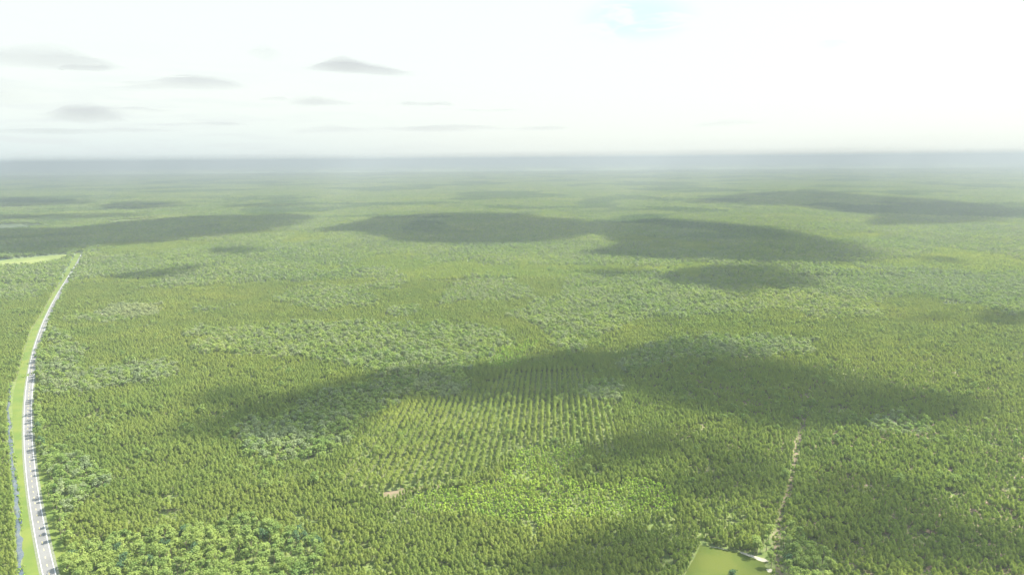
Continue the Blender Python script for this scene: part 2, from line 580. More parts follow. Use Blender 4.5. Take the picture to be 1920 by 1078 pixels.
FARFIELD = [[(-40, 424), (20, 421), (88, 423), (80, 427), (30, 432), (-40, 436)], [(195, 417), (290, 411), (300, 413), (215, 420)],
            [(-30, 389.5), (40, 388), (95, 388.5), (40, 391), (-30, 392)], [(-20, 349), (30, 348.5), (30, 350), (-20, 350.5)]]
P_FF = [patch('field', q, 0.3, M_SAND if i > 1 else M_ROUGH, 30 + i, 6)[1] for i, q in enumerate(FARFIELD)]
P_SCRUB = poly([(190, 588), (215, 578), (250, 575), (300, 580), (312, 588), (290, 596), (240, 601), (200, 597)])

# ------------------------------------------------------------------ where which trees grow (outlines at canopy level)
Z = 8.0
BROAD_Z = [poly(p, Z) for p in [
    [(70, 1110), (108, 1078), (118, 1035), (200, 1002), (330, 985), (450, 972), (545, 980), (600, 1008), (592, 1050), (600, 1110)],
    [(80, 835), (130, 850), (190, 878), (203, 905), (155, 925), (130, 960), (130, 1035), (108, 1035), (96, 950), (80, 890)],
    [(92, 612), (120, 625), (150, 640), (160, 690), (130, 735), (75, 745), (72, 680)],
    [(380, 660), (352, 645), (420, 622), (520, 605), (700, 600), (830, 605), (930, 615), (968, 630), (955, 650), (900, 672), (860, 692), (780, 706), (700, 694), (600, 668), (480, 664)],
    [(432, 815), (450, 850), (540, 862), (605, 850), (660, 820), (690, 780), (760, 742), (880, 728), (898, 705), (835, 682), (750, 678), (715, 700), (640, 725), (560, 745), (540, 770), (450, 785)],
    [(1155, 692), (1170, 662), (1240, 634), (1330, 625), (1440, 630), (1525, 636), (1520, 652), (1440, 659), (1380, 668), (1260, 676), (1200, 694)],
    [(510, 562), (560, 535), (640, 545), (700, 550), (705, 570), (600, 578)],
    [(1690, 520), (1780, 530), (1920, 540), (1960, 572), (1800, 566), (1700, 545)],
    [(150, 470), (-80, 470), (-80, 560), (60, 560), (110, 530)],
]]
PALE_Z = [poly(p, Z) for p in [
    [(78, 700), (100, 684), (180, 690), (250, 673), (330, 680), (345, 700), (270, 716), (190, 725), (100, 730)],
    [(1088, 722), (1108, 710), (1160, 711), (1177, 730), (1162, 748), (1100, 747)],
    [(1632, 790), (1660, 775), (1700, 768), (1735, 788), (1728, 806), (1650, 808)],
    [(1330, 632), (1440, 628), (1530, 634), (1522, 655), (1420, 661), (1340, 655)],
    [(470, 800), (540, 790), (560, 830), (500, 850), (455, 838)],
    [(800, 700), (845, 705), (860, 735), (820, 738), (770, 722)],
    [(1660, 500), (1760, 505), (1920, 520), (1960, 550), (1780, 550), (1680, 525)],
]]
YOUNG_Z = [poly(p, 3.0) for p in [
    [(738, 946), (800, 925), (850, 917), (930, 905), (950, 885), (965, 850), (1020, 838), (1100, 834), (1104, 862), (1060, 885), (1020, 905), (1120, 905), (1180, 893),
     (1240, 900), (1278, 930), (1262, 958), (1200, 966), (1110, 975), (1020, 990), (900, 975), (800, 958)],
    [(1010, 640), (960, 690), (900, 684), (940, 655)],
]]
PLOT = poly([(1158, 850), (1150, 770), (1085, 688), (950, 692), (895, 735), (742, 762), (690, 800), (625, 900), (718, 925), (745, 912), (868, 900), (962, 845), (1095, 826)], 5.0)
SMOOTH_Z = [poly(p, Z) for p in [
    [(735, 505), (770, 494), (850, 490), (960, 497), (1100, 498), (1280, 500), (1290, 508), (1100, 514), (900, 515), (750, 514)],
    [(170, 470), (200, 455), (330, 452), (420, 455), (330, 468), (200, 480)],
    [(180, 545), (500, 525), (700, 520), (720, 530), (560, 535), (500, 565), (330, 575), (150, 575)],
]]


def anyin(polys, x, y):
    r = np.zeros(len(x), bool)
    for p in polys:
        r |= inside(p, x, y)
    return r


def _h(x, y):
    return np.modf(np.abs(np.sin(x * 12.9898 + y * 78.233) * 43758.5453))[0]


def kind_at(x, y):
    """0 pine, 1 broadleaf, 2 pale cypress, 3 young bright trees, 4 scrub patch, -1 nothing"""
    wx = x + (vnoise(x, y, 26, 4, 1) - 0.5) * 34 * np.clip(y / 900, 0.6, 2.5)
    wy = y + (vnoise(x, y, 26, 4, 2) - 0.5) * 46 * np.clip(y / 900, 0.6, 2.5)
    k = np.zeros(len(x), int)
    big = vnoise(x, y * 0.6, 130, 3, 5)
    thr = np.interp(y, [0, 900, 1100, 1500, 1900, 2600], [0.80, 0.72, 0.57, 0.44, 0.34, 0.30])
    k[big > thr] = 1
    k[(vnoise(x, y * 0.7, 90, 3, 8) > np.interp(y, [0, 1300, 2000], [0.95, 0.66, 0.62])) & (k == 1)] = 2
    sm = anyin(SMOOTH_Z, wx, wy)
    k[sm] = 0
    for v, zs in ((1, BROAD_Z), (2, PALE_Z), (3, YOUNG_Z)):
        k[anyin(zs, wx, wy)] = v
    q = _h(x, y)
    lone = (k == 0) & (q > 0.9) & (vnoise(x, y, 40, 2, 14) > 0.55)
    mixed = (k == 2) & (q < 0.42)
    greyer = (k == 1) & (q < 0.30) & (y > 480)
    k[mixed] = 1
    k[greyer] = 2
    k[(k == 1) & (q > 0.90)] = 0
    k[(k == 3) & (q < 0.15)] = 0
    k[lone & (y > 520)] = 1
    k[inside(PLOT, x, y) & (k < 1)] = 0
    k[(k == 3) & (vnoise(x, y, 13, 2, 21) > 0.74)] = -1
    k[inside(P_SCRUB, wx, wy)] = 2
    return k


def blocked(x, y, r=0.0):
    """road corridor, clearing, track, fields and bare ground carry no trees"""
    rx = np.interp(y, ys, xs)
    lx = np.interp(y, DITCH_L[:, 1], DITCH_L[:, 0])
    ll = np.interp(y, verge_l[:, 1], verge_l[:, 0])
    lx = np.where(y < DITCH_L[-25, 1], np.minimum(lx, ll), ll)
    pinch = np.interp(y, [0, 560, 620, 2000, 2060, 2600], [12.5, 10.5, 7.0, 6.0, 0.5, 0.5])
    lx = np.where(y > 2060, rx - 2.0, lx)
    b = (x > lx - 0.3 - r) & (x < rx + pinch * 1.3 + (vnoise(x, y, 14, 2, 3) - 0.5) * 9 + r)
    near = (x > -50) & (y < 800)
    b |= near & (dist_in(P_CLEAR, x, y) > -0.3 - r)
    tx = np.interp(y, tl[:, 1], tl[:, 0])
    b |= (np.abs(x - tx) < 2.7 + r) & (y < tl[-1, 1])
    for p in P_BARE + [P_FIELD] + P_FF:
        b |= inside(p, x, y)
    return b


def in_view(x, y, m=1.06, pad=45):
    return (np.abs(x) < 0.75 * 1.02 * y * m + pad + 40) & (y > 300)


# ------------------------------------------------------------------ tree forms
def leaf_tris(r, centres, size, up=0.5, out=None):
    """one small triangle-pair (a leaf spray) per centre, facing mostly outward and upward"""
    n = len(centres)
    nrm = r.normal(size=(n, 3))
    nrm /= np.linalg.norm(nrm, axis=1)[:, None]
    if out is not None:
        nrm = nrm * 0.55 + out * 0.9
    nrm[:, 2] += up
    nrm /= np.linalg.norm(nrm, axis=1)[:, None]
    a = np.cross(nrm, r.normal(size=(n, 3)))
    a /= np.linalg.norm(a, axis=1)[:, None]
    b = np.cross(nrm, a)
    s = (np.asarray(size) * r.uniform(0.7, 1.3, n))[:, None]
    q = np.stack([centres - a * s, centres - b * s * 0.62, centres + a * s, centres + b * s * 0.62], 1)
    q += r.normal(size=q.shape) * s[:, None] * 0.18
    v = q.reshape(-1, 3)
    f = np.arange(n * 4).reshape(n, 4)
    return v, f


def tube(p0, p1, r0, r1, n=5):
    p0, p1 = np.array(p0, float), np.array(p1, float)
    d = p1 - p0
    d /= np.linalg.norm(d)
    a = np.cross(d, (0.3, 1, 0.2))
    a /= np.linalg.norm(a)
    b = np.cross(d, a)
    t = np.arange(n) * 2 * math.pi / n
    c = np.cos(t)[:, None] * a + np.sin(t)[:, None] * b
    v = np.vstack([p0 + c * r0, p1 + c * r1])
    f = np.array([(i, (i + 1) % n, n + (i + 1) % n, n + i) for i in range(n)])
    return v, f


def join(parts):
    vs, fs, k = [], [], 0
    for v, f in parts:
        vs.append(v)
        fs.append(f + k)
        k += len(v)
    return np.vstack(vs), np.vstack(fs)


def pine_crown(r, h, n, rad, size, base=0.42, top_round=0.5):
    """whorls of needle sprays around a straight leader"""
    u = r.beta(1.25, 1.1, n)                    # 0 crown base .. 1 tip
    z = h * (base + (1 - base) * u)
    prof = rad * np.clip((1 - u) ** top_round * (0.35 + 0.65 * np.clip(u / 0.22, 0, 1)) + 0.10, 0, 1.2)
    k = r.integers(5, 8)
    ang = r.integers(0, k, n) * 2 * math.pi / k + np.round(u * 7) * 1.1 + r.normal(0, 0.32, n)
    rr = prof * np.sqrt(r.uniform(0.12, 1.0, n)) * r.uniform(0.8, 1.25, n)
    c = np.stack([rr * np.cos(ang), rr * np.sin(ang), z + rr * 0.12], 1)
    out = np.stack([np.cos(ang), np.sin(ang), 0 * ang], 1)
    return leaf_tris(r, c, size * (0.65 + 0.5 * (1 - u)), 0.75, out)


def pine_trunk(r, h, limbs=0, rad=1.5):
    lean = r.normal(0, 0.012 * h, 2)
    parts = [tube((0, 0, -0.3), (lean[0] * .5, lean[1] * .5, h * 0.5), 0.17, 0.11), tube((lean[0] * .5, lean[1] * .5, h * 0.5), (0, 0, h * 0.96), 0.11, 0.03)]
    for i in range(limbs):
        u = r.uniform(0.40, 0.85)
        a = r.uniform(0, 6.28)
        L = rad * (1.15 - u) * 1.1
        parts.append(tube((0, 0, h * u), (L * math.cos(a), L * math.sin(a), h * u + 0.25 * L), 0.05, 0.015, 3))
    return join(parts)


def broad_crown(r, h, n, rad, size, lobes=9, base=0.30):
    """clumps of leaves on the ends of the limbs, uneven outline with gaps"""
    k = lobes
    a = r.uniform(0, 6.28, k)
    uz = r.uniform(0, 1, k)
    cr = rad * (0.25 + 0.75 * r.uniform(0, 1, k)) * np.sin(np.pi * (0.2 + 0.62 * uz))
    lc = np.stack([cr * np.cos(a), cr * np.sin(a), h * (base + 0.12 + (0.80 - base) * uz * 0.9)], 1)
    lc[0] = (0, 0, h * 0.84)
    lr = rad * r.uniform(0.22, 0.46, k)
    w = lr ** 2 / (lr ** 2).sum()
    idx = r.choice(k, n, p=w)
    d = r.normal(size=(n, 3))
    d[:, 2] = np.abs(d[:, 2]) * 1.1 - 0.35
    d /= np.linalg.norm(d, axis=1)[:, None]
    c = lc[idx] + d * (lr[idx] * r.uniform(0.72, 1.06, n))[:, None]
    c[:, 2] = np.minimum(c[:, 2], h)
    return leaf_tris(r, c, size, 0.4, d), lc


def broad_trunk(r, h, lc, n=5):
    parts = [tube((0, 0, -0.3), (0, 0, h * 0.42), 0.26, 0.17), tube((0, 0, h * 0.42), (0.1, 0.1, h * 0.78), 0.17, 0.05)]
    for c in lc[1:n + 1]:
        parts.append(tube((0, 0, h * 0.36), tuple(c), 0.10, 0.03, 4))
    return join(parts)


def form_mesh(name, crown, trunk, mat):
    v, f = join([crown, trunk])
    idx = np.r_[np.zeros(len(crown[1]), int), np.ones(len(trunk[1]), int)]
    return mesh_from(name, v, f, [mat, M_BARK], idx)


FORMS = {}


def form_collection(name, meshes):
    col = bpy.data.collections.new(name)
    for i, me in enumerate(meshes):
        o = bpy.data.objects.new('%s_form_%02d' % (name, i), me)
        col.objects.link(o)
    return col


def clump(r, kind, count, span, mat, n_each, size):
    """several trees at true size in one form, for the far forest"""
    crowns, trunks = [], []
    for i in range(count):
        x, y = r.uniform(-span, span, 2)
        if kind == 'pine':
            h = r.uniform(8.5, 11.5)
            cv, cf_ = pine_crown(r, h, n_each, 2.0, size, 0.48)
        else:
            h = r.uniform(11, 17)
            (cv, cf_), _ = broad_crown(r, h, n_each, r.uniform(3.4, 4.8), size, 6)
        crowns.append((cv + (x, y, 0), cf_))
        tv, tf = tube((x, y, 0), (x, y, h * 0.6), 0.2, 0.1, 3)
        trunks.append((tv, tf))
    return form_mesh('clump', join(crowns), join(trunks), mat)


r = np.random.default_rng(11)
pine_near = [form_mesh('pine', pine_crown(r, h, 150, rd * 1.12, 0.62, b), pine_trunk(r, h), M_PINE)
             for h, rd, b in [(10, 1.8, .50), (9.0, 2.2, .46), (11.5, 1.7, .56), (8.5, 1.5, .46), (10.5, 2.3, .52), (9.5, 1.5, .42), (7, 1.7, .38), (12.3, 1.9, .58)]]
pine_mid = [clump(r, 'pine', 3, 3.6, M_PINE, 36, 0.95) for _ in range(8)]
pine_far = [clump(r, 'pine', 8, 8.0, M_PINE, 14, 1.6) for _ in range(6)]
FORMS['pine'] = form_collection('pine_forest', pine_near + pine_mid + pine_far)


def broads(mat, seed, hs=(9.0, 15.0)):
    rr = np.random.default_rng(seed)
    out = []
    for i in range(8):
        h = rr.uniform(*hs)
        cr, lc = broad_crown(rr, h, 360, rr.uniform(3.2, 4.8), 0.56, int(rr.integers(11, 19)))
        out.append(form_mesh('broad', cr, broad_trunk(rr, h, lc), mat))
    out += [clump(rr, 'broad', 2, 4.2, mat, 60, 1.1) for _ in range(8)]
    out += [clump(rr, 'broad', 5, 8.5, mat, 26, 1.9) for _ in range(6)]
    return out


FORMS['broad'] = form_collection('broadleaf_forest', broads(M_BROAD, 21))
FORMS['pale'] = form_collection('cypress_forest', broads(M_PALE, 22, (10.5, 14)))
young = []
rr = np.random.default_rng(23)
for i in range(8):
    h = rr.uniform(5.0, 9.0)
    cr, lc = broad_crown(rr, h, 110, rr.uniform(1.2, 2.0), 0.50, 6, 0.12)
    young.append(form_mesh('young', cr, broad_trunk(rr, h, lc, 2), M_YOUNG))
FORMS['young'] = form_collection('young_trees', young)
bush = []
for i in range(6):
    h = rr.uniform(1.2, 2.4)
    (v, f), lc = broad_crown(rr, h, 46, rr.uniform(1.1, 1.9), 0.42, 5, 0.0)
    bush.append(mesh_from('bush', v, f, [M_BROAD if i % 2 else M_YOUNG]))
FORMS['bush'] = form_collection('undergrowth', bush)


# ------------------------------------------------------------------ scattering
def scatter(name, col, x, y, scale, idx, z=0.0, **props):
    n = len(x)
    me = bpy.data.meshes.new(name)
    me.vertices.add(n)
    cov = np.stack([x, y, np.full(n, z)], 1).astype(np.float32)
    me.vertices.foreach_set('co', cov.ravel())
    for nm, ty, val in (('form', 'INT', idx.astype(np.int32)), ('spin', 'FLOAT', rng.uniform(0, 6.28, n).astype(np.float32)), ('size', 'FLOAT', scale.astype(np.float32))):
        at_ = me.attributes.new(nm, ty, 'POINT')
        at_.data.foreach_set('value', val)
    o = link(name, me, kind='stuff', **props)
    ng = bpy.data.node_groups.new(name + '_scatter', 'GeometryNodeTree')
    ng.interface.new_socket('Geometry', in_out='INPUT', socket_type='NodeSocketGeometry')
    ng.interface.new_socket('Geometry', in_out='OUTPUT', socket_type='NodeSocketGeometry')
    N = ng.nodes.new
    gi, go = N('NodeGroupInput'), N('NodeGroupOutput')
    iop, ci = N('GeometryNodeInstanceOnPoints'), N('GeometryNodeCollectionInfo')
    ci.inputs['Collection'].default_value = col
    ci.inputs['Separate Children'].default_value = True
    ci.inputs['Reset Children'].default_value = True
    L = ng.links.new
    L(gi.outputs[0], iop.inputs['Points'])
    L(ci.outputs[0], iop.inputs['Instance'])
    iop.inputs['Pick Instance'].default_value = True

    def attr(nm, ty):
        a = N('GeometryNodeInputNamedAttribute')
        a.data_type = ty
        a.inputs['Name'].default_value = nm
        return next(s for s in a.outputs if s.enabled and s.name == 'Attribute')
    L(attr('form', 'INT'), iop.inputs['Instance Index'])
    cx = N('ShaderNodeCombineXYZ')
    L(attr('spin', 'FLOAT'), cx.inputs[2])
    L(cx.outputs[0], iop.inputs['Rotation'])
    L(attr('size', 'FLOAT'), iop.inputs['Scale'])
    L(iop.outputs[0], go.inputs[0])
    md = o.modifiers.new('scatter', 'NODES')
    md.node_group = ng
    return o


U = np.array([math.sin(R(3.6)), math.cos(R(3.6))])       # planting rows run this way
V = np.array([U[1], -U[0]])
NEAR, MIDD, FARD = 1500.0, 3600.0, 8500.0


def lattice(dy, dx, y0, y1, jit, xmax=None):
    xm = 0.85 * y1 + 150
    s = np.arange(y0 - 150, y1 + 150, dy)
    t = np.arange(-xm - 200, xm + 200, dx)
    ss, tt = np.meshgrid(s, t)
    ss, tt = ss.ravel(), tt.ravel()
    keep = (np.abs(tt) < 0.9 * ss + 220)
    ss, tt = ss[keep], tt[keep]
    ss = ss + rng.normal(0, jit[0] * dy, len(ss))
    tt = tt + rng.normal(0, jit[1] * dx, len(tt))
    x, y = ss * U[0] + tt * V[0], ss * U[1] + tt * V[1]
    k = in_view(x, y) & (y >= y0) & (y < y1)
    return x[k], y[k]


near_sets = {}
# pines, near
x, y = lattice(2.1, 2.65, 300, NEAR, (0.33, 0.28))
k = kind_at(x, y)
m = (k == 0) & ~inside(PLOT, x, y) & ~blocked(x, y)
m &= ~((x > 150) & (y < 950) & (vnoise(x, y, 6, 2, 22) > 0.66) & (rng.random(len(x)) < 0.8))
m &= rng.random(len(x)) > np.clip((vnoise(x, y, 11, 3, 12) - 0.60) * 6, 0.03, 0.9)
px_, py_ = x[m], y[m]
x, y = lattice(2.6, 6.4, 300, NEAR, (0.16, 0.045))
m = inside(PLOT, x, y) & (kind_at(x, y) == 0) & ~blocked(x, y) & (rng.random(len(x)) > 0.06)
px_, py_ = np.r_[px_, x[m]], np.r_[py_, y[m]]
near_sets['pine'] = (px_, py_)
x, y = lattice(6.4, 6.4, 300, NEAR, (0.30, 0.30))
k = kind_at(x, y)
ok = ~blocked(x, y, 1.2)
near_sets['broad'] = (x[(k == 1) & ok], y[(k == 1) & ok])
near_sets['pale'] = (x[(k == 2) & ok], y[(k == 2) & ok])
x, y = lattice(3.1, 3.1, 300, NEAR, (0.33, 0.33))
m = (kind_at(x, y) == 3) & ~blocked(x, y)
near_sets['young'] = (x[m], y[m])
# roadside line of trees that throws shade across the road
ry = np.arange(380, 1500, 9.5)
ry = ry + rng.uniform(-4, 4, len(ry))
ry = ry[(rng.random(len(ry)) < 0.55) | (ry > 900)]
rx = np.interp(ry, ys, xs) + np.interp(ry, [0, 560, 620, 850, 900, 1010, 1060, 2600], [16.5, 13.5, 10.5, 9.5, 6.5, 6.5, 8.5, 7.5]) + rng.uniform(-1.5, 5.0, len(ry))

# --- the 300 nearest pines and 300 nearest broadleaf trees are things of their own
def shows(x, y, h=11.0):
    u, v = to_px(x, y, h)
    return (u > -4) & (u < 1924) & (v < 1080)


solo = {}
for nm in ('pine', 'broad'):
    x, y = near_sets[nm]
    if nm == 'broad':
        x, y = np.r_[rx, x], np.r_[ry, y]
    d = np.hypot(x, y)
    if nm == 'broad':
        d[:len(rx)] -= np.where(ry < 1000, 500, 0)
    d = np.where(shows(x, y), d, 1e9)
    o = np.argsort(d)[:300 if nm == 'pine' else 299]
    solo[nm] = (x[o], y[o])
    keep = np.ones(len(x), bool)
    keep[o] = False
    near_sets[nm] = (x[keep], y[keep])

sets = {k: [list(v), np.full(len(v[0]), 0)] for k, v in near_sets.items()}


def scat(nm, objname):
    X, Y, I, Sc = [], [], [], []
    x, y = near_sets[nm]
    X.append(x); Y.append(y); I.append(rng.integers(0, 8, len(x)))
    hv = np.clip(0.95 + 0.5 * (vnoise(x, y, 38, 3, 6) - 0.5) + rng.normal(0, 0.11, len(x)), 0.55, 1.3)
    if nm == 'pine':
        hv = np.where(inside(PLOT, x, y), hv * 1.36, hv)
    Sc.append(hv * (0.70 if nm == 'pine' else 0.94))
    if nm != 'young':
        kk = {'pine': 0, 'broad': 1, 'pale': 2}[nm]
        for y0, y1, step, lo, n in ((NEAR, MIDD, 6.8 if nm == 'pine' else 8.0, 8, 8), (MIDD, FARD, 15.5, 16, 6), (FARD, 14000.0, 26.0, 16, 6)):
            x, y = lattice(step, step, y0, y1, (0.33, 0.33))
            m = (kind_at(x, y) == kk) & ~blocked(x, y)
            x, y = x[m], y[m]
            X.append(x); Y.append(y); I.append(rng.integers(lo, lo + n, len(x)))
            Sc.append(np.clip(0.95 + 0.4 * (vnoise(x, y, 120, 2, 6) - 0.5) + rng.normal(0, 0.08, len(x)), 0.6, 1.3) * (1.0 if y0 < 8000 else 1.5))
    X, Y, I, Sc = map(np.concatenate, (X, Y, I, Sc))
    print('SCATTER', nm, len(X))
    return scatter(objname, FORMS[nm], X, Y, Sc, I)


scat('pine', 'pine_forest')
scat('broad', 'broadleaf_forest')
scat('pale', 'cypress_forest')
scat('young', 'young_thicket')
x, y = lattice(4.6, 4.6, 330, 1000, (0.4, 0.4))
k = kind_at(x, y)
m = ~blocked(x, y) & ((rng.random(len(x)) < np.clip((vnoise(x, y, 24, 3, 9) - 0.25) * 2.6, 0.15, 0.9)) | (k == 4)) & (k != 3)
m &= ~inside(PLOT, x, y) | (rng.random(len(x)) < 0.8)
bx, by = x[m], y[m]
x, y = lattice(2.6, 2.6, 900, 1400, (0.4, 0.4))
m = (kind_at(x, y) == 4) & (rng.random(len(x)) < 0.8) & ~blocked(x, y)
bx, by = np.r_[bx, x[m]], np.r_[by, y[m]]
# shrubs added along the ditch banks to shade it, others on the overgrown track
yd = rng.uniform(380, 900, 420)
xd = np.where(rng.random(420) < 0.75, np.interp(yd, wl_[:, 1], wl_[:, 0]) - rng.uniform(-0.8, 2.5, 420), np.interp(yd, wr[:, 1], wr[:, 0]) + rng.uniform(-0.6, 0.8, 420))
keepd = vnoise(yd, yd * 0, 16, 2, 4) > 0.42
yt = rng.uniform(tl[0, 1], tl[-1, 1], 150)
xt = np.interp(yt, tl[:, 1], tl[:, 0]) + rng.uniform(-2.2, 2.2, 150)
bx, by = np.r_[bx, xd[keepd], xt], np.r_[by, yd[keepd], yt]
scatter('undergrowth', FORMS['bush'], bx, by, rng.uniform(0.6, 1.2, len(bx)), rng.integers(0, 6, len(bx)))


# ------------------------------------------------------------------ far canopy: stands rising and falling to the horizon
def far_canopy():
    na, nr = 560, 620
    a = np.linspace(-0.80, 0.80, na)                          # x / y
    yy = NEAR * (43000 / NEAR) ** np.linspace(0, 1, nr)
    A, Yg = np.meshgrid(a, yy)
    Xg = A * Yg
    h = 2.2 + 2.2 * vnoise(Xg, Yg, 420, 3, 31) + np.clip((Yg - 11500) / 2500, 0, 1) * (4.0 + 3.0 * (vnoise(Xg, Yg, 60, 3, 32) > 0.55) + 7.0 * (vnoise(Xg, Yg, 900, 3, 33) > 0.5))
    h += rng.normal(0, 0.5, h.shape)
    no = blocked(Xg.ravel(), Yg.ravel(), 0).reshape(h.shape) | inside(P_FIELD, Xg, Yg) | inside(P_FF[0], Xg, Yg)
    h = np.where(no, -0.5, h)
    h *= np.clip((Yg - NEAR) / 120, 0, 1)
    h[0] = -0.5
    v = np.stack([Xg.ravel(), Yg.ravel(), h.ravel()], 1)
    i = np.arange(nr * na).reshape(nr, na)
    f = np.stack([i[:-1, :-1].ravel(), i[:-1, 1:].ravel(), i[1:, 1:].ravel(), i[1:, :-1].ravel()], 1)
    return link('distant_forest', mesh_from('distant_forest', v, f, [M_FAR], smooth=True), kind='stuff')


far_canopy()

# ------------------------------------------------------------------ single trees
def near_road(x, y):
    return np.interp(y, ys, xs)


def pine_solo_mesh(seed, h, rad, base):
    r = np.random.default_rng(seed)
    cv, cf_ = pine_crown(r, h, 230, rad, 0.42, base)
    tv, tf = pine_trunk(r, h, 12, rad)
    return mesh_from('pine_crown', cv, cf_, [M_PINE]), mesh_from('pine_trunk', tv, tf, [M_BARK])


def broad_solo_mesh(seed, h, rad, mat, n=420, lobes=12):
    r = np.random.default_rng(seed)
    (cv, cf_), lc = broad_crown(r, h, n, rad, 0.5, lobes)
    tv, tf = broad_trunk(r, h, lc, 8)
    return mesh_from('broadleaf_crown', cv, cf_, [mat]), mesh_from('broadleaf_trunk', tv, tf, [M_BARK])


PLOOK = ['slender', 'full-crowned', 'tall bare-stemmed', 'short']
pine_protos = [pine_solo_mesh(101, 10.5, 1.55, .42), pine_solo_mesh(102, 10.5, 2.35, .44), pine_solo_mesh(103, 12.2, 1.9, .58), pine_solo_mesh(104, 8.2, 1.8, .36)]
BLOOK = ['round-topped', 'broad spreading', 'tall narrow', 'low dense', 'dark green']
broad_protos = [broad_solo_mesh(111, 13.5, 3.9, M_BROAD, 460, 17), broad_solo_mesh(112, 12.5, 5.0, M_BROAD, 560, 21), broad_solo_mesh(113, 15.5, 3.1, M_BROAD, 420, 15), broad_solo_mesh(114, 9.5, 4.0, M_BROAD, 400, 15), broad_solo_mesh(115, 13.0, 4.1, M_DARK, 460, 15)]


def tree(kind, cat, proto, x, y, s, spin, label, group=None):
    o = bpy.data.objects.new(kind, None)
    o.empty_display_size = 1.0
    C.objects.link(o)
    o.location = (x, y, 0)
    o.rotation_euler = (0, 0, spin)
    o.scale = (s, s, s)
    o['label'], o['category'] = label, cat
    if group:
        o['group'] = group
    for nm, me in zip(('crown', 'trunk'), proto):
        c = bpy.data.objects.new(nm, me)
        C.objects.link(c)
        c.parent = o
    return o


def pine_place(x, y):
    rx = near_road(x, y)
    u, v = to_px(np.array([x]), np.array([y]), 8.0)
    u = u[0]
    if x < rx:
        return 'on the far bank of the roadside ditch'
    tx = float(np.interp(y, tl[:, 1], tl[:, 0]))
    if abs(x - tx) < 9:
        return 'lining the dirt track'
    if dist_in(P_CLEAR, np.array([x]), np.array([y]))[0] > -9:
        return 'edging the mown clearing'
    if x > tx:
        return 'in the open stand %s the dirt track' % ('just east of' if x - tx < 60 else 'well east of' if x - tx < 120 else 'farthest east of')
    cx = float(P_CLEAR[:, 0].min())
    if x > cx:
        return 'between the mown clearing and the dirt track'
    d = cx - x
    if d < 50:
        return 'in the dense stand beside the clearing'
    if d < 110:
        return 'midway from clearing to broadleaf wood'
    if d < 170:
        return 'in the stand near the broadleaf wood'
    return 'at the edge of the broadleaf wood by the highway' if u < 640 else 'in the stand just past the broadleaf wood'


DEPTH = ['frontmost rows', 'second belt', 'rear belt']
PD = np.quantile(np.hypot(*solo['pine']), (1 / 3, 2 / 3))
for i, (x, y) in enumerate(zip(*solo['pine'])):
    q = int(rng.integers(0, 4))
    place = pine_place(x, y)
    dd = math.hypot(x, y)
    row = DEPTH[0 if dd < PD[0] else 1 if dd < PD[1] else 2]
    t = '%s pine %s, %s' % (PLOOK[q], place, row)
    tree('pine_tree', 'pine tree', pine_protos[q], x, y, rng.uniform(0.60, 0.84), rng.uniform(0, 6.28), t, '%s pines %s, %s' % (PLOOK[q], place, row))

road_ord, side_no = ['first', 'second', 'third', 'fourth', 'fifth', 'sixth', 'seventh', 'eighth', 'ninth', 'tenth', 'eleventh', 'twelfth'], 0
bxs, bys = solo['broad']
order = np.argsort(bys)
for i in order:
    x, y = bxs[i], bys[i]
    q = int(rng.integers(0, 4)) if rng.random() > 0.07 else 4
    off = x - float(near_road(x, y))
    g = None
    if 0 < off < 20.5:
        side_no += 1
        if side_no <= 12:
            t = '%s broadleaf tree shading the verge, %s up the road from the bottom edge' % (BLOOK[q], road_ord[side_no - 1])
        else:
            stretch = 'where the ditch narrows' if y < 650 else 'along the curve of the road' if y < 900 else 'along the straight far stretch of road'
            g = '%s roadside trees %s' % (BLOOK[q], stretch)
            t = '%s broadleaf tree beside the verge %s' % (BLOOK[q], stretch)
    elif off < 0:
        g = '%s broadleaf trees across the ditch' % BLOOK[q]
        t = '%s broadleaf tree across the ditch from the highway' % BLOOK[q]
    else:
        stretch = 'close behind the roadside trees' if off < 60 else 'mid-wood by the highway' if off < 130 else 'beside the pines'
        deep = 'front row' if y < 420 else 'back'
        g = '%s broadleaf trees %s %s' % (BLOOK[q], stretch, deep)
        t = '%s broadleaf tree %s, %s' % (BLOOK[q], stretch, 'in its front rows' if deep == 'front row' else 'in its back rows')
    tree('broadleaf_tree', 'broadleaf tree', broad_protos[q], x, y, rng.uniform(0.85, 1.1), rng.uniform(0, 6.28), t, g)
# the lone tree in the clearing
p = at(1373, 1094)
tree('broadleaf_tree', 'broadleaf tree', broad_protos[4], p.x, p.y, 0.85, 1.0, 'lone dark green tree standing in the mown clearing')


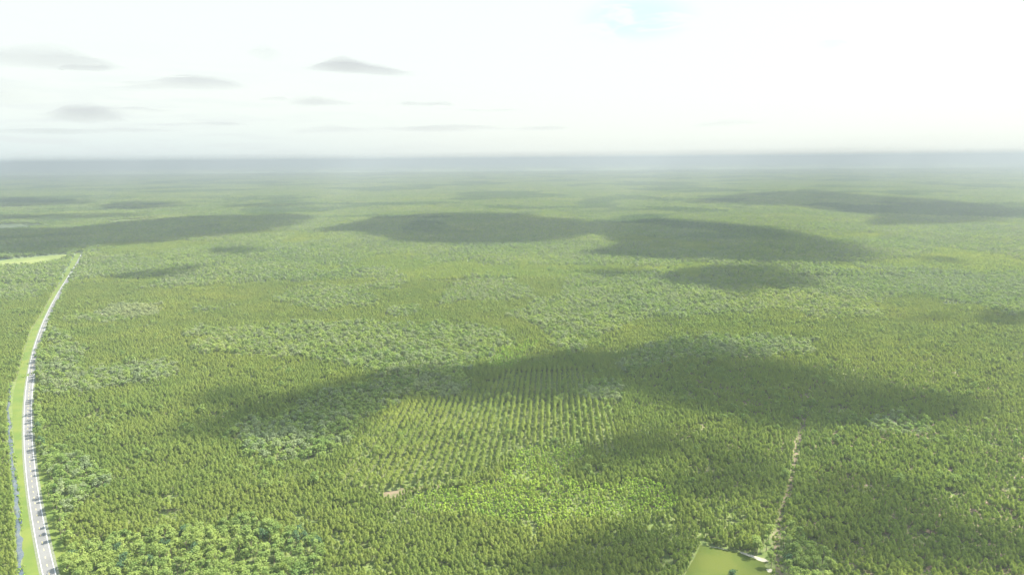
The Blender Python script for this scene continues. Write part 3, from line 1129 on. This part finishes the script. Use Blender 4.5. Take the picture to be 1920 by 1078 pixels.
# ------------------------------------------------------------------ clouds
def cloud_mesh(P, base, thick, ramp, cell, seed):
    """closed body over the plan outline P: nearly flat base, humped top, thinning to nothing at its rim"""
    x0, y0 = P.min(0) - ramp * 0.4
    x1, y1 = P.max(0) + ramp * 0.4
    nx, ny = max(6, int((x1 - x0) / cell)), max(6, int((y1 - y0) / cell))
    X, Y = np.meshgrid(np.linspace(x0, x1, nx), np.linspace(y0, y1, ny))
    wob = (vnoise(X, Y, ramp * 2.2, 4, seed) - 0.5) * ramp * (1.5 if seed <= 80 else 3.0)
    d = dist_in(P, X, Y) + wob
    t = np.clip(d / ramp, 0, 1)
    t = t * t * (3 - 2 * t) * (0.25 + 1.4 * vnoise(X, Y, ramp * 1.3, 3, seed + 3))
    solid = t > 0
    n = nx * ny
    I = np.arange(n).reshape(ny, nx)
    cell_on = solid[:-1, :-1] | solid[1:, :-1] | solid[:-1, 1:] | solid[1:, 1:]
    a, b, c, e = (I[:-1, :-1][cell_on], I[:-1, 1:][cell_on], I[1:, 1:][cell_on], I[1:, :-1][cell_on])
    top = np.stack([X, Y, base + t * thick], -1).reshape(-1, 3)
    bot = np.stack([X, Y, base - t * thick * 0.15], -1).reshape(-1, 3)
    m = np.where(solid.ravel(), np.arange(n) + n, np.arange(n))          # rim verts are shared
    v = np.vstack([top, bot])
    f = np.vstack([np.stack([a, b, c, e], 1), np.stack([m[e], m[c], m[b], m[a]], 1)])
    used = np.unique(f)
    re = np.full(2 * n, -1)
    re[used] = np.arange(len(used))
    return v[used], re[f]


SHADE = [
    ([(890, 700), (900, 682), (960, 665), (1060, 650), (1130, 650), (1190, 645), (1250, 628), (1320, 626), (1375, 645), (1440, 664), (1560, 690), (1650, 708), (1780, 735),
      (1860, 750), (1845, 775), (1730, 785), (1660, 792), (1600, 797), (1500, 772), (1400, 757), (1300, 748), (1265, 725), (1185, 712), (1160, 745), (1090, 757), (1000, 738), (900, 735)], 1.0),
    ([(1145, 805), (1220, 790), (1290, 800), (1400, 828), (1480, 858), (1480, 900), (1440, 925), (1380, 905), (1330, 865), (1240, 850), (1200, 880), (1155, 880), (1110, 900), (1090, 870)], 0.85),
    ([(1530, 855), (1620, 870), (1700, 895), (1800, 955), (1930, 985), (1990, 1050), (1850, 1052), (1740, 1025), (1690, 985), (1640, 930), (1550, 900)], 0.9),
    ([(1060, 1000), (1120, 975), (1200, 965), (1280, 955), (1310, 985), (1310, 1045), (1275, 1085), (1160, 1085), (1080, 1050)], 0.75),
    ([(1480, 975), (1520, 960), (1590, 990), (1620, 1030), (1560, 1090), (1480, 1090)], 0.45),
    ([(1030, 860), (1090, 850), (1130, 880), (1100, 900), (1040, 885)], 0.3),
    ([(380, 760), (395, 722), (450, 712), (505, 728), (500, 750), (430, 775)], 0.6),
    ([(555, 795), (568, 750), (640, 722), (755, 685), (820, 676), (880, 690), (885, 712), (790, 735), (705, 775), (665, 812), (600, 825)], 1.15),
    ([(600, 432), (720, 408), (850, 400), (1000, 402), (1050, 412), (1150, 415), (1230, 411), (1350, 415), (1480, 435), (1600, 455), (1655, 485), (1560, 497), (1450, 492),
      (1350, 487), (1150, 484), (1085, 472), (1140, 458), (1120, 444), (1060, 457), (900, 461), (760, 457), (690, 437)], 1.0),
    ([(1265, 379), (1400, 362), (1530, 355), (1640, 368), (1760, 376), (1880, 385), (1990, 398), (1920, 412), (1760, 424), (1610, 427), (1600, 405), (1480, 387), (1400, 387)], 0.5),
    ([(-120, 430), (130, 428), (250, 415), (400, 405), (540, 402), (610, 405), (520, 436), (330, 452), (180, 462), (120, 475), (-120, 482)], 1.0),
    ([(1235, 517), (1300, 500), (1450, 499), (1535, 520), (1545, 545), (1455, 542), (1440, 563), (1370, 567), (1355, 540), (1250, 528)], 0.9),
    ([(150, 386), (250, 379), (335, 380), (345, 391), (240, 396), (160, 394)], 0.5),  # added cloud, its shade stands in for a darker far stand
    ([(-120, 371), (60, 370), (170, 376), (190, 384), (60, 387), (-120, 386)], 0.5),  # another added cloud, put here to darken a band of far forest
    ([(-120, 407), (100, 402), (290, 399), (280, 407), (100, 414), (-120, 418)], 0.45),
    ([(380, 386), (480, 382), (560, 384), (640, 383), (560, 390), (450, 391)], 0.4),
    ([(1105, 506), (1245, 502), (1235, 520), (1140, 520)], 0.7),
    ([(215, 512), (330, 505), (430, 492), (350, 517), (250, 524)], 0.7),
    ([(385, 466), (505, 459), (490, 476), (390, 478)], 0.6),
    ([(1690, 588), (1805, 581), (1795, 601), (1700, 602)], 0.6),
    ([(1850, 583), (1960, 585), (1960, 612), (1880, 604)], 0.8),
    ([(1695, 478), (1830, 483), (1825, 498), (1720, 492)], 0.7),
]
CB = 2100.0                                        # cloud base
off3 = np.array([S.x, S.y]) * (CB / S.z)
for i, (pts, k) in enumerate(SHADE):
    P = poly(pts, 8.0)
    CB = 2100.0 if P[:, 1].max() < 3000 else 2700.0 if P[:, 1].max() < 4300 else 3300.0 if P[:, 1].max() < 8500 else 5200.0
    P = P + np.array([S.x, S.y]) * (CB / S.z)
    dmean = float(P[:, 1].mean())
    ramp = float(np.clip(dmean * 0.033 - 12, 11, 150))
    v, f = cloud_mesh(P, CB, 150.0 * k, ramp, float(np.clip(ramp / 2.5, 8, 40)), 40 + i)
    link('overhead_shade_cloud', mesh_from('overhead_shade_cloud', v, f, [M_CLOUD_HIGH], smooth=True), kind='structure')  # clouds inferred from ground shadows, plus added ones darkening far forest bands

# clouds that show in the sky: (x0, x1, y0, y1 in the picture, base height, label)
SKY = [
    (556, 806, 110, 154, 1900, 2.1, 'largest grey lens-shaped cloud hanging alone in the white sky'),
    (-60, 148, 86, 140, 1900, 0.8, 'pale grey cloud with ragged lower edge running off the picture edge'),
    (145, 208, 122, 137, 1800, 0.6, 'small faint grey cloud beside the ragged one'),
    (262, 470, 148, 178, 1700, 0.8, 'thin wavy grey cloud below and left of the lens-shaped one'),
    (556, 640, 186, 207, 1600, 0.8, 'small slanted grey cloud under the lens-shaped one'),
    (95, 215, 202, 234, 1500, 0.8, 'grey cloud low above the road, tapering east'),
    (190, 335, 198, 214, 1500, 0.7, 'long thin cloud streak joined to the low grey cloud'),
    (-40, 60, 150, 220, 1500, 0.35, 'hazy pale cloud at the picture edge under the ragged one'),
    (-40, 245, 240, 258, 1100, 0.6, 'flat low cloud bank above the far fields'),
    (310, 450, 227, 238, 1100, 0.5, 'thin cloud streak over the far forest'),
    (500, 720, 237, 256, 1100, 0.55, 'long flat cloud bank near the horizon'),
    (700, 910, 236, 250, 1100, 0.55, 'flat cloud bank continuing east near the horizon'),
    (500, 545, 182, 194, 1600, 0.4, 'tiny faint cloud beside the slanted one'),
    (752, 832, 191, 201, 1600, 0.5, 'thin faint streak of cloud in the white sky'),
    (850, 972, 202, 214, 1500, 0.5, 'thin dark-tipped streak of cloud over the middle of the forest'),
    (965, 1055, 238, 248, 1100, 0.4, 'small low cloud just above the horizon haze'),
    (1330, 1410, 227, 240, 1100, 0.3, 'faint lone low cloud in the bright eastern sky'),
    (1535, 1580, 78, 92, 1900, 0.25, 'faint high wisp of cloud in the bright eastern sky'),
    (470, 520, 92, 118, 1900, 0.2, 'faint curled wisp at the lens-shaped cloud\'s tip'),
]
for i, (x0, x1, y0, y1, hb, dens, lab) in enumerate(SKY):
    cx, cy = (x0 + x1) / 2, (y0 + y1) / 2
    d = M3 @ Vector(((cx - 960) / F, (539 - cy) / F, -1.0))
    k = (hb - H) / d.z
    D = (d * k).length
    c = Vector((0, 0, H)) + d * k
    fw = Vector((d.x, d.y, 0)).normalized()
    rt = Vector((fw.y, -fw.x, 0))
    a = 1.18 * (x1 - x0) / 2 / F * D
    T = 0.42 * (y1 - y0) / F * D
    b = 0.62 * (y1 - y0) / 2 / F * D / (d.z / d.length)
    b = min(b, 3.0 * a)
    tt = np.linspace(0, 2 * math.pi, 36, endpoint=False)
    prof = 1 + 0.22 * np.sin(tt * 2 + i) + 0.14 * np.sin(tt * 3 + 2 * i)
    P = np.array([[c.x + rt.x * a * math.cos(t) * (1.0 if abs(math.cos(t)) > .9 else q) + fw.x * b * math.sin(t) * q,
                   c.y + rt.y * a * math.cos(t) * (1.0 if abs(math.cos(t)) > .9 else q) + fw.y * b * math.sin(t) * q] for t, q in zip(tt, prof)])
    ramp = min(a, b) * 0.8
    v, f = cloud_mesh(P, hb, T, ramp, ramp / 9, 80 + i)
    path = T / (d.z / d.length)
    m = mat_volume('cloud_vapour', (0.22, 0.225, 0.24), 0.68 * dens / path, 0.2)
    link('cloud', mesh_from('cloud', v, f, [m], smooth=True), label=lab, category='cloud')

# ------------------------------------------------------------------ haze
HZ = GR * 1.05
bb = [(sx * HZ, sy * HZ, z) for z in (-1.5, H + 24) for sx, sy in ((-1, -1), (1, -1), (1, 1), (-1, 1))]
M_HAZE = mat_volume('haze_air', (0.240, 0.268, 0.276), 1.55e-4, 0.15)
link('haze', mesh_from('haze', bb, [(0, 3, 2, 1), (4, 5, 6, 7), (0, 1, 5, 4), (1, 2, 6, 5), (2, 3, 7, 6), (3, 0, 4, 7)], [M_HAZE]), kind='stuff')
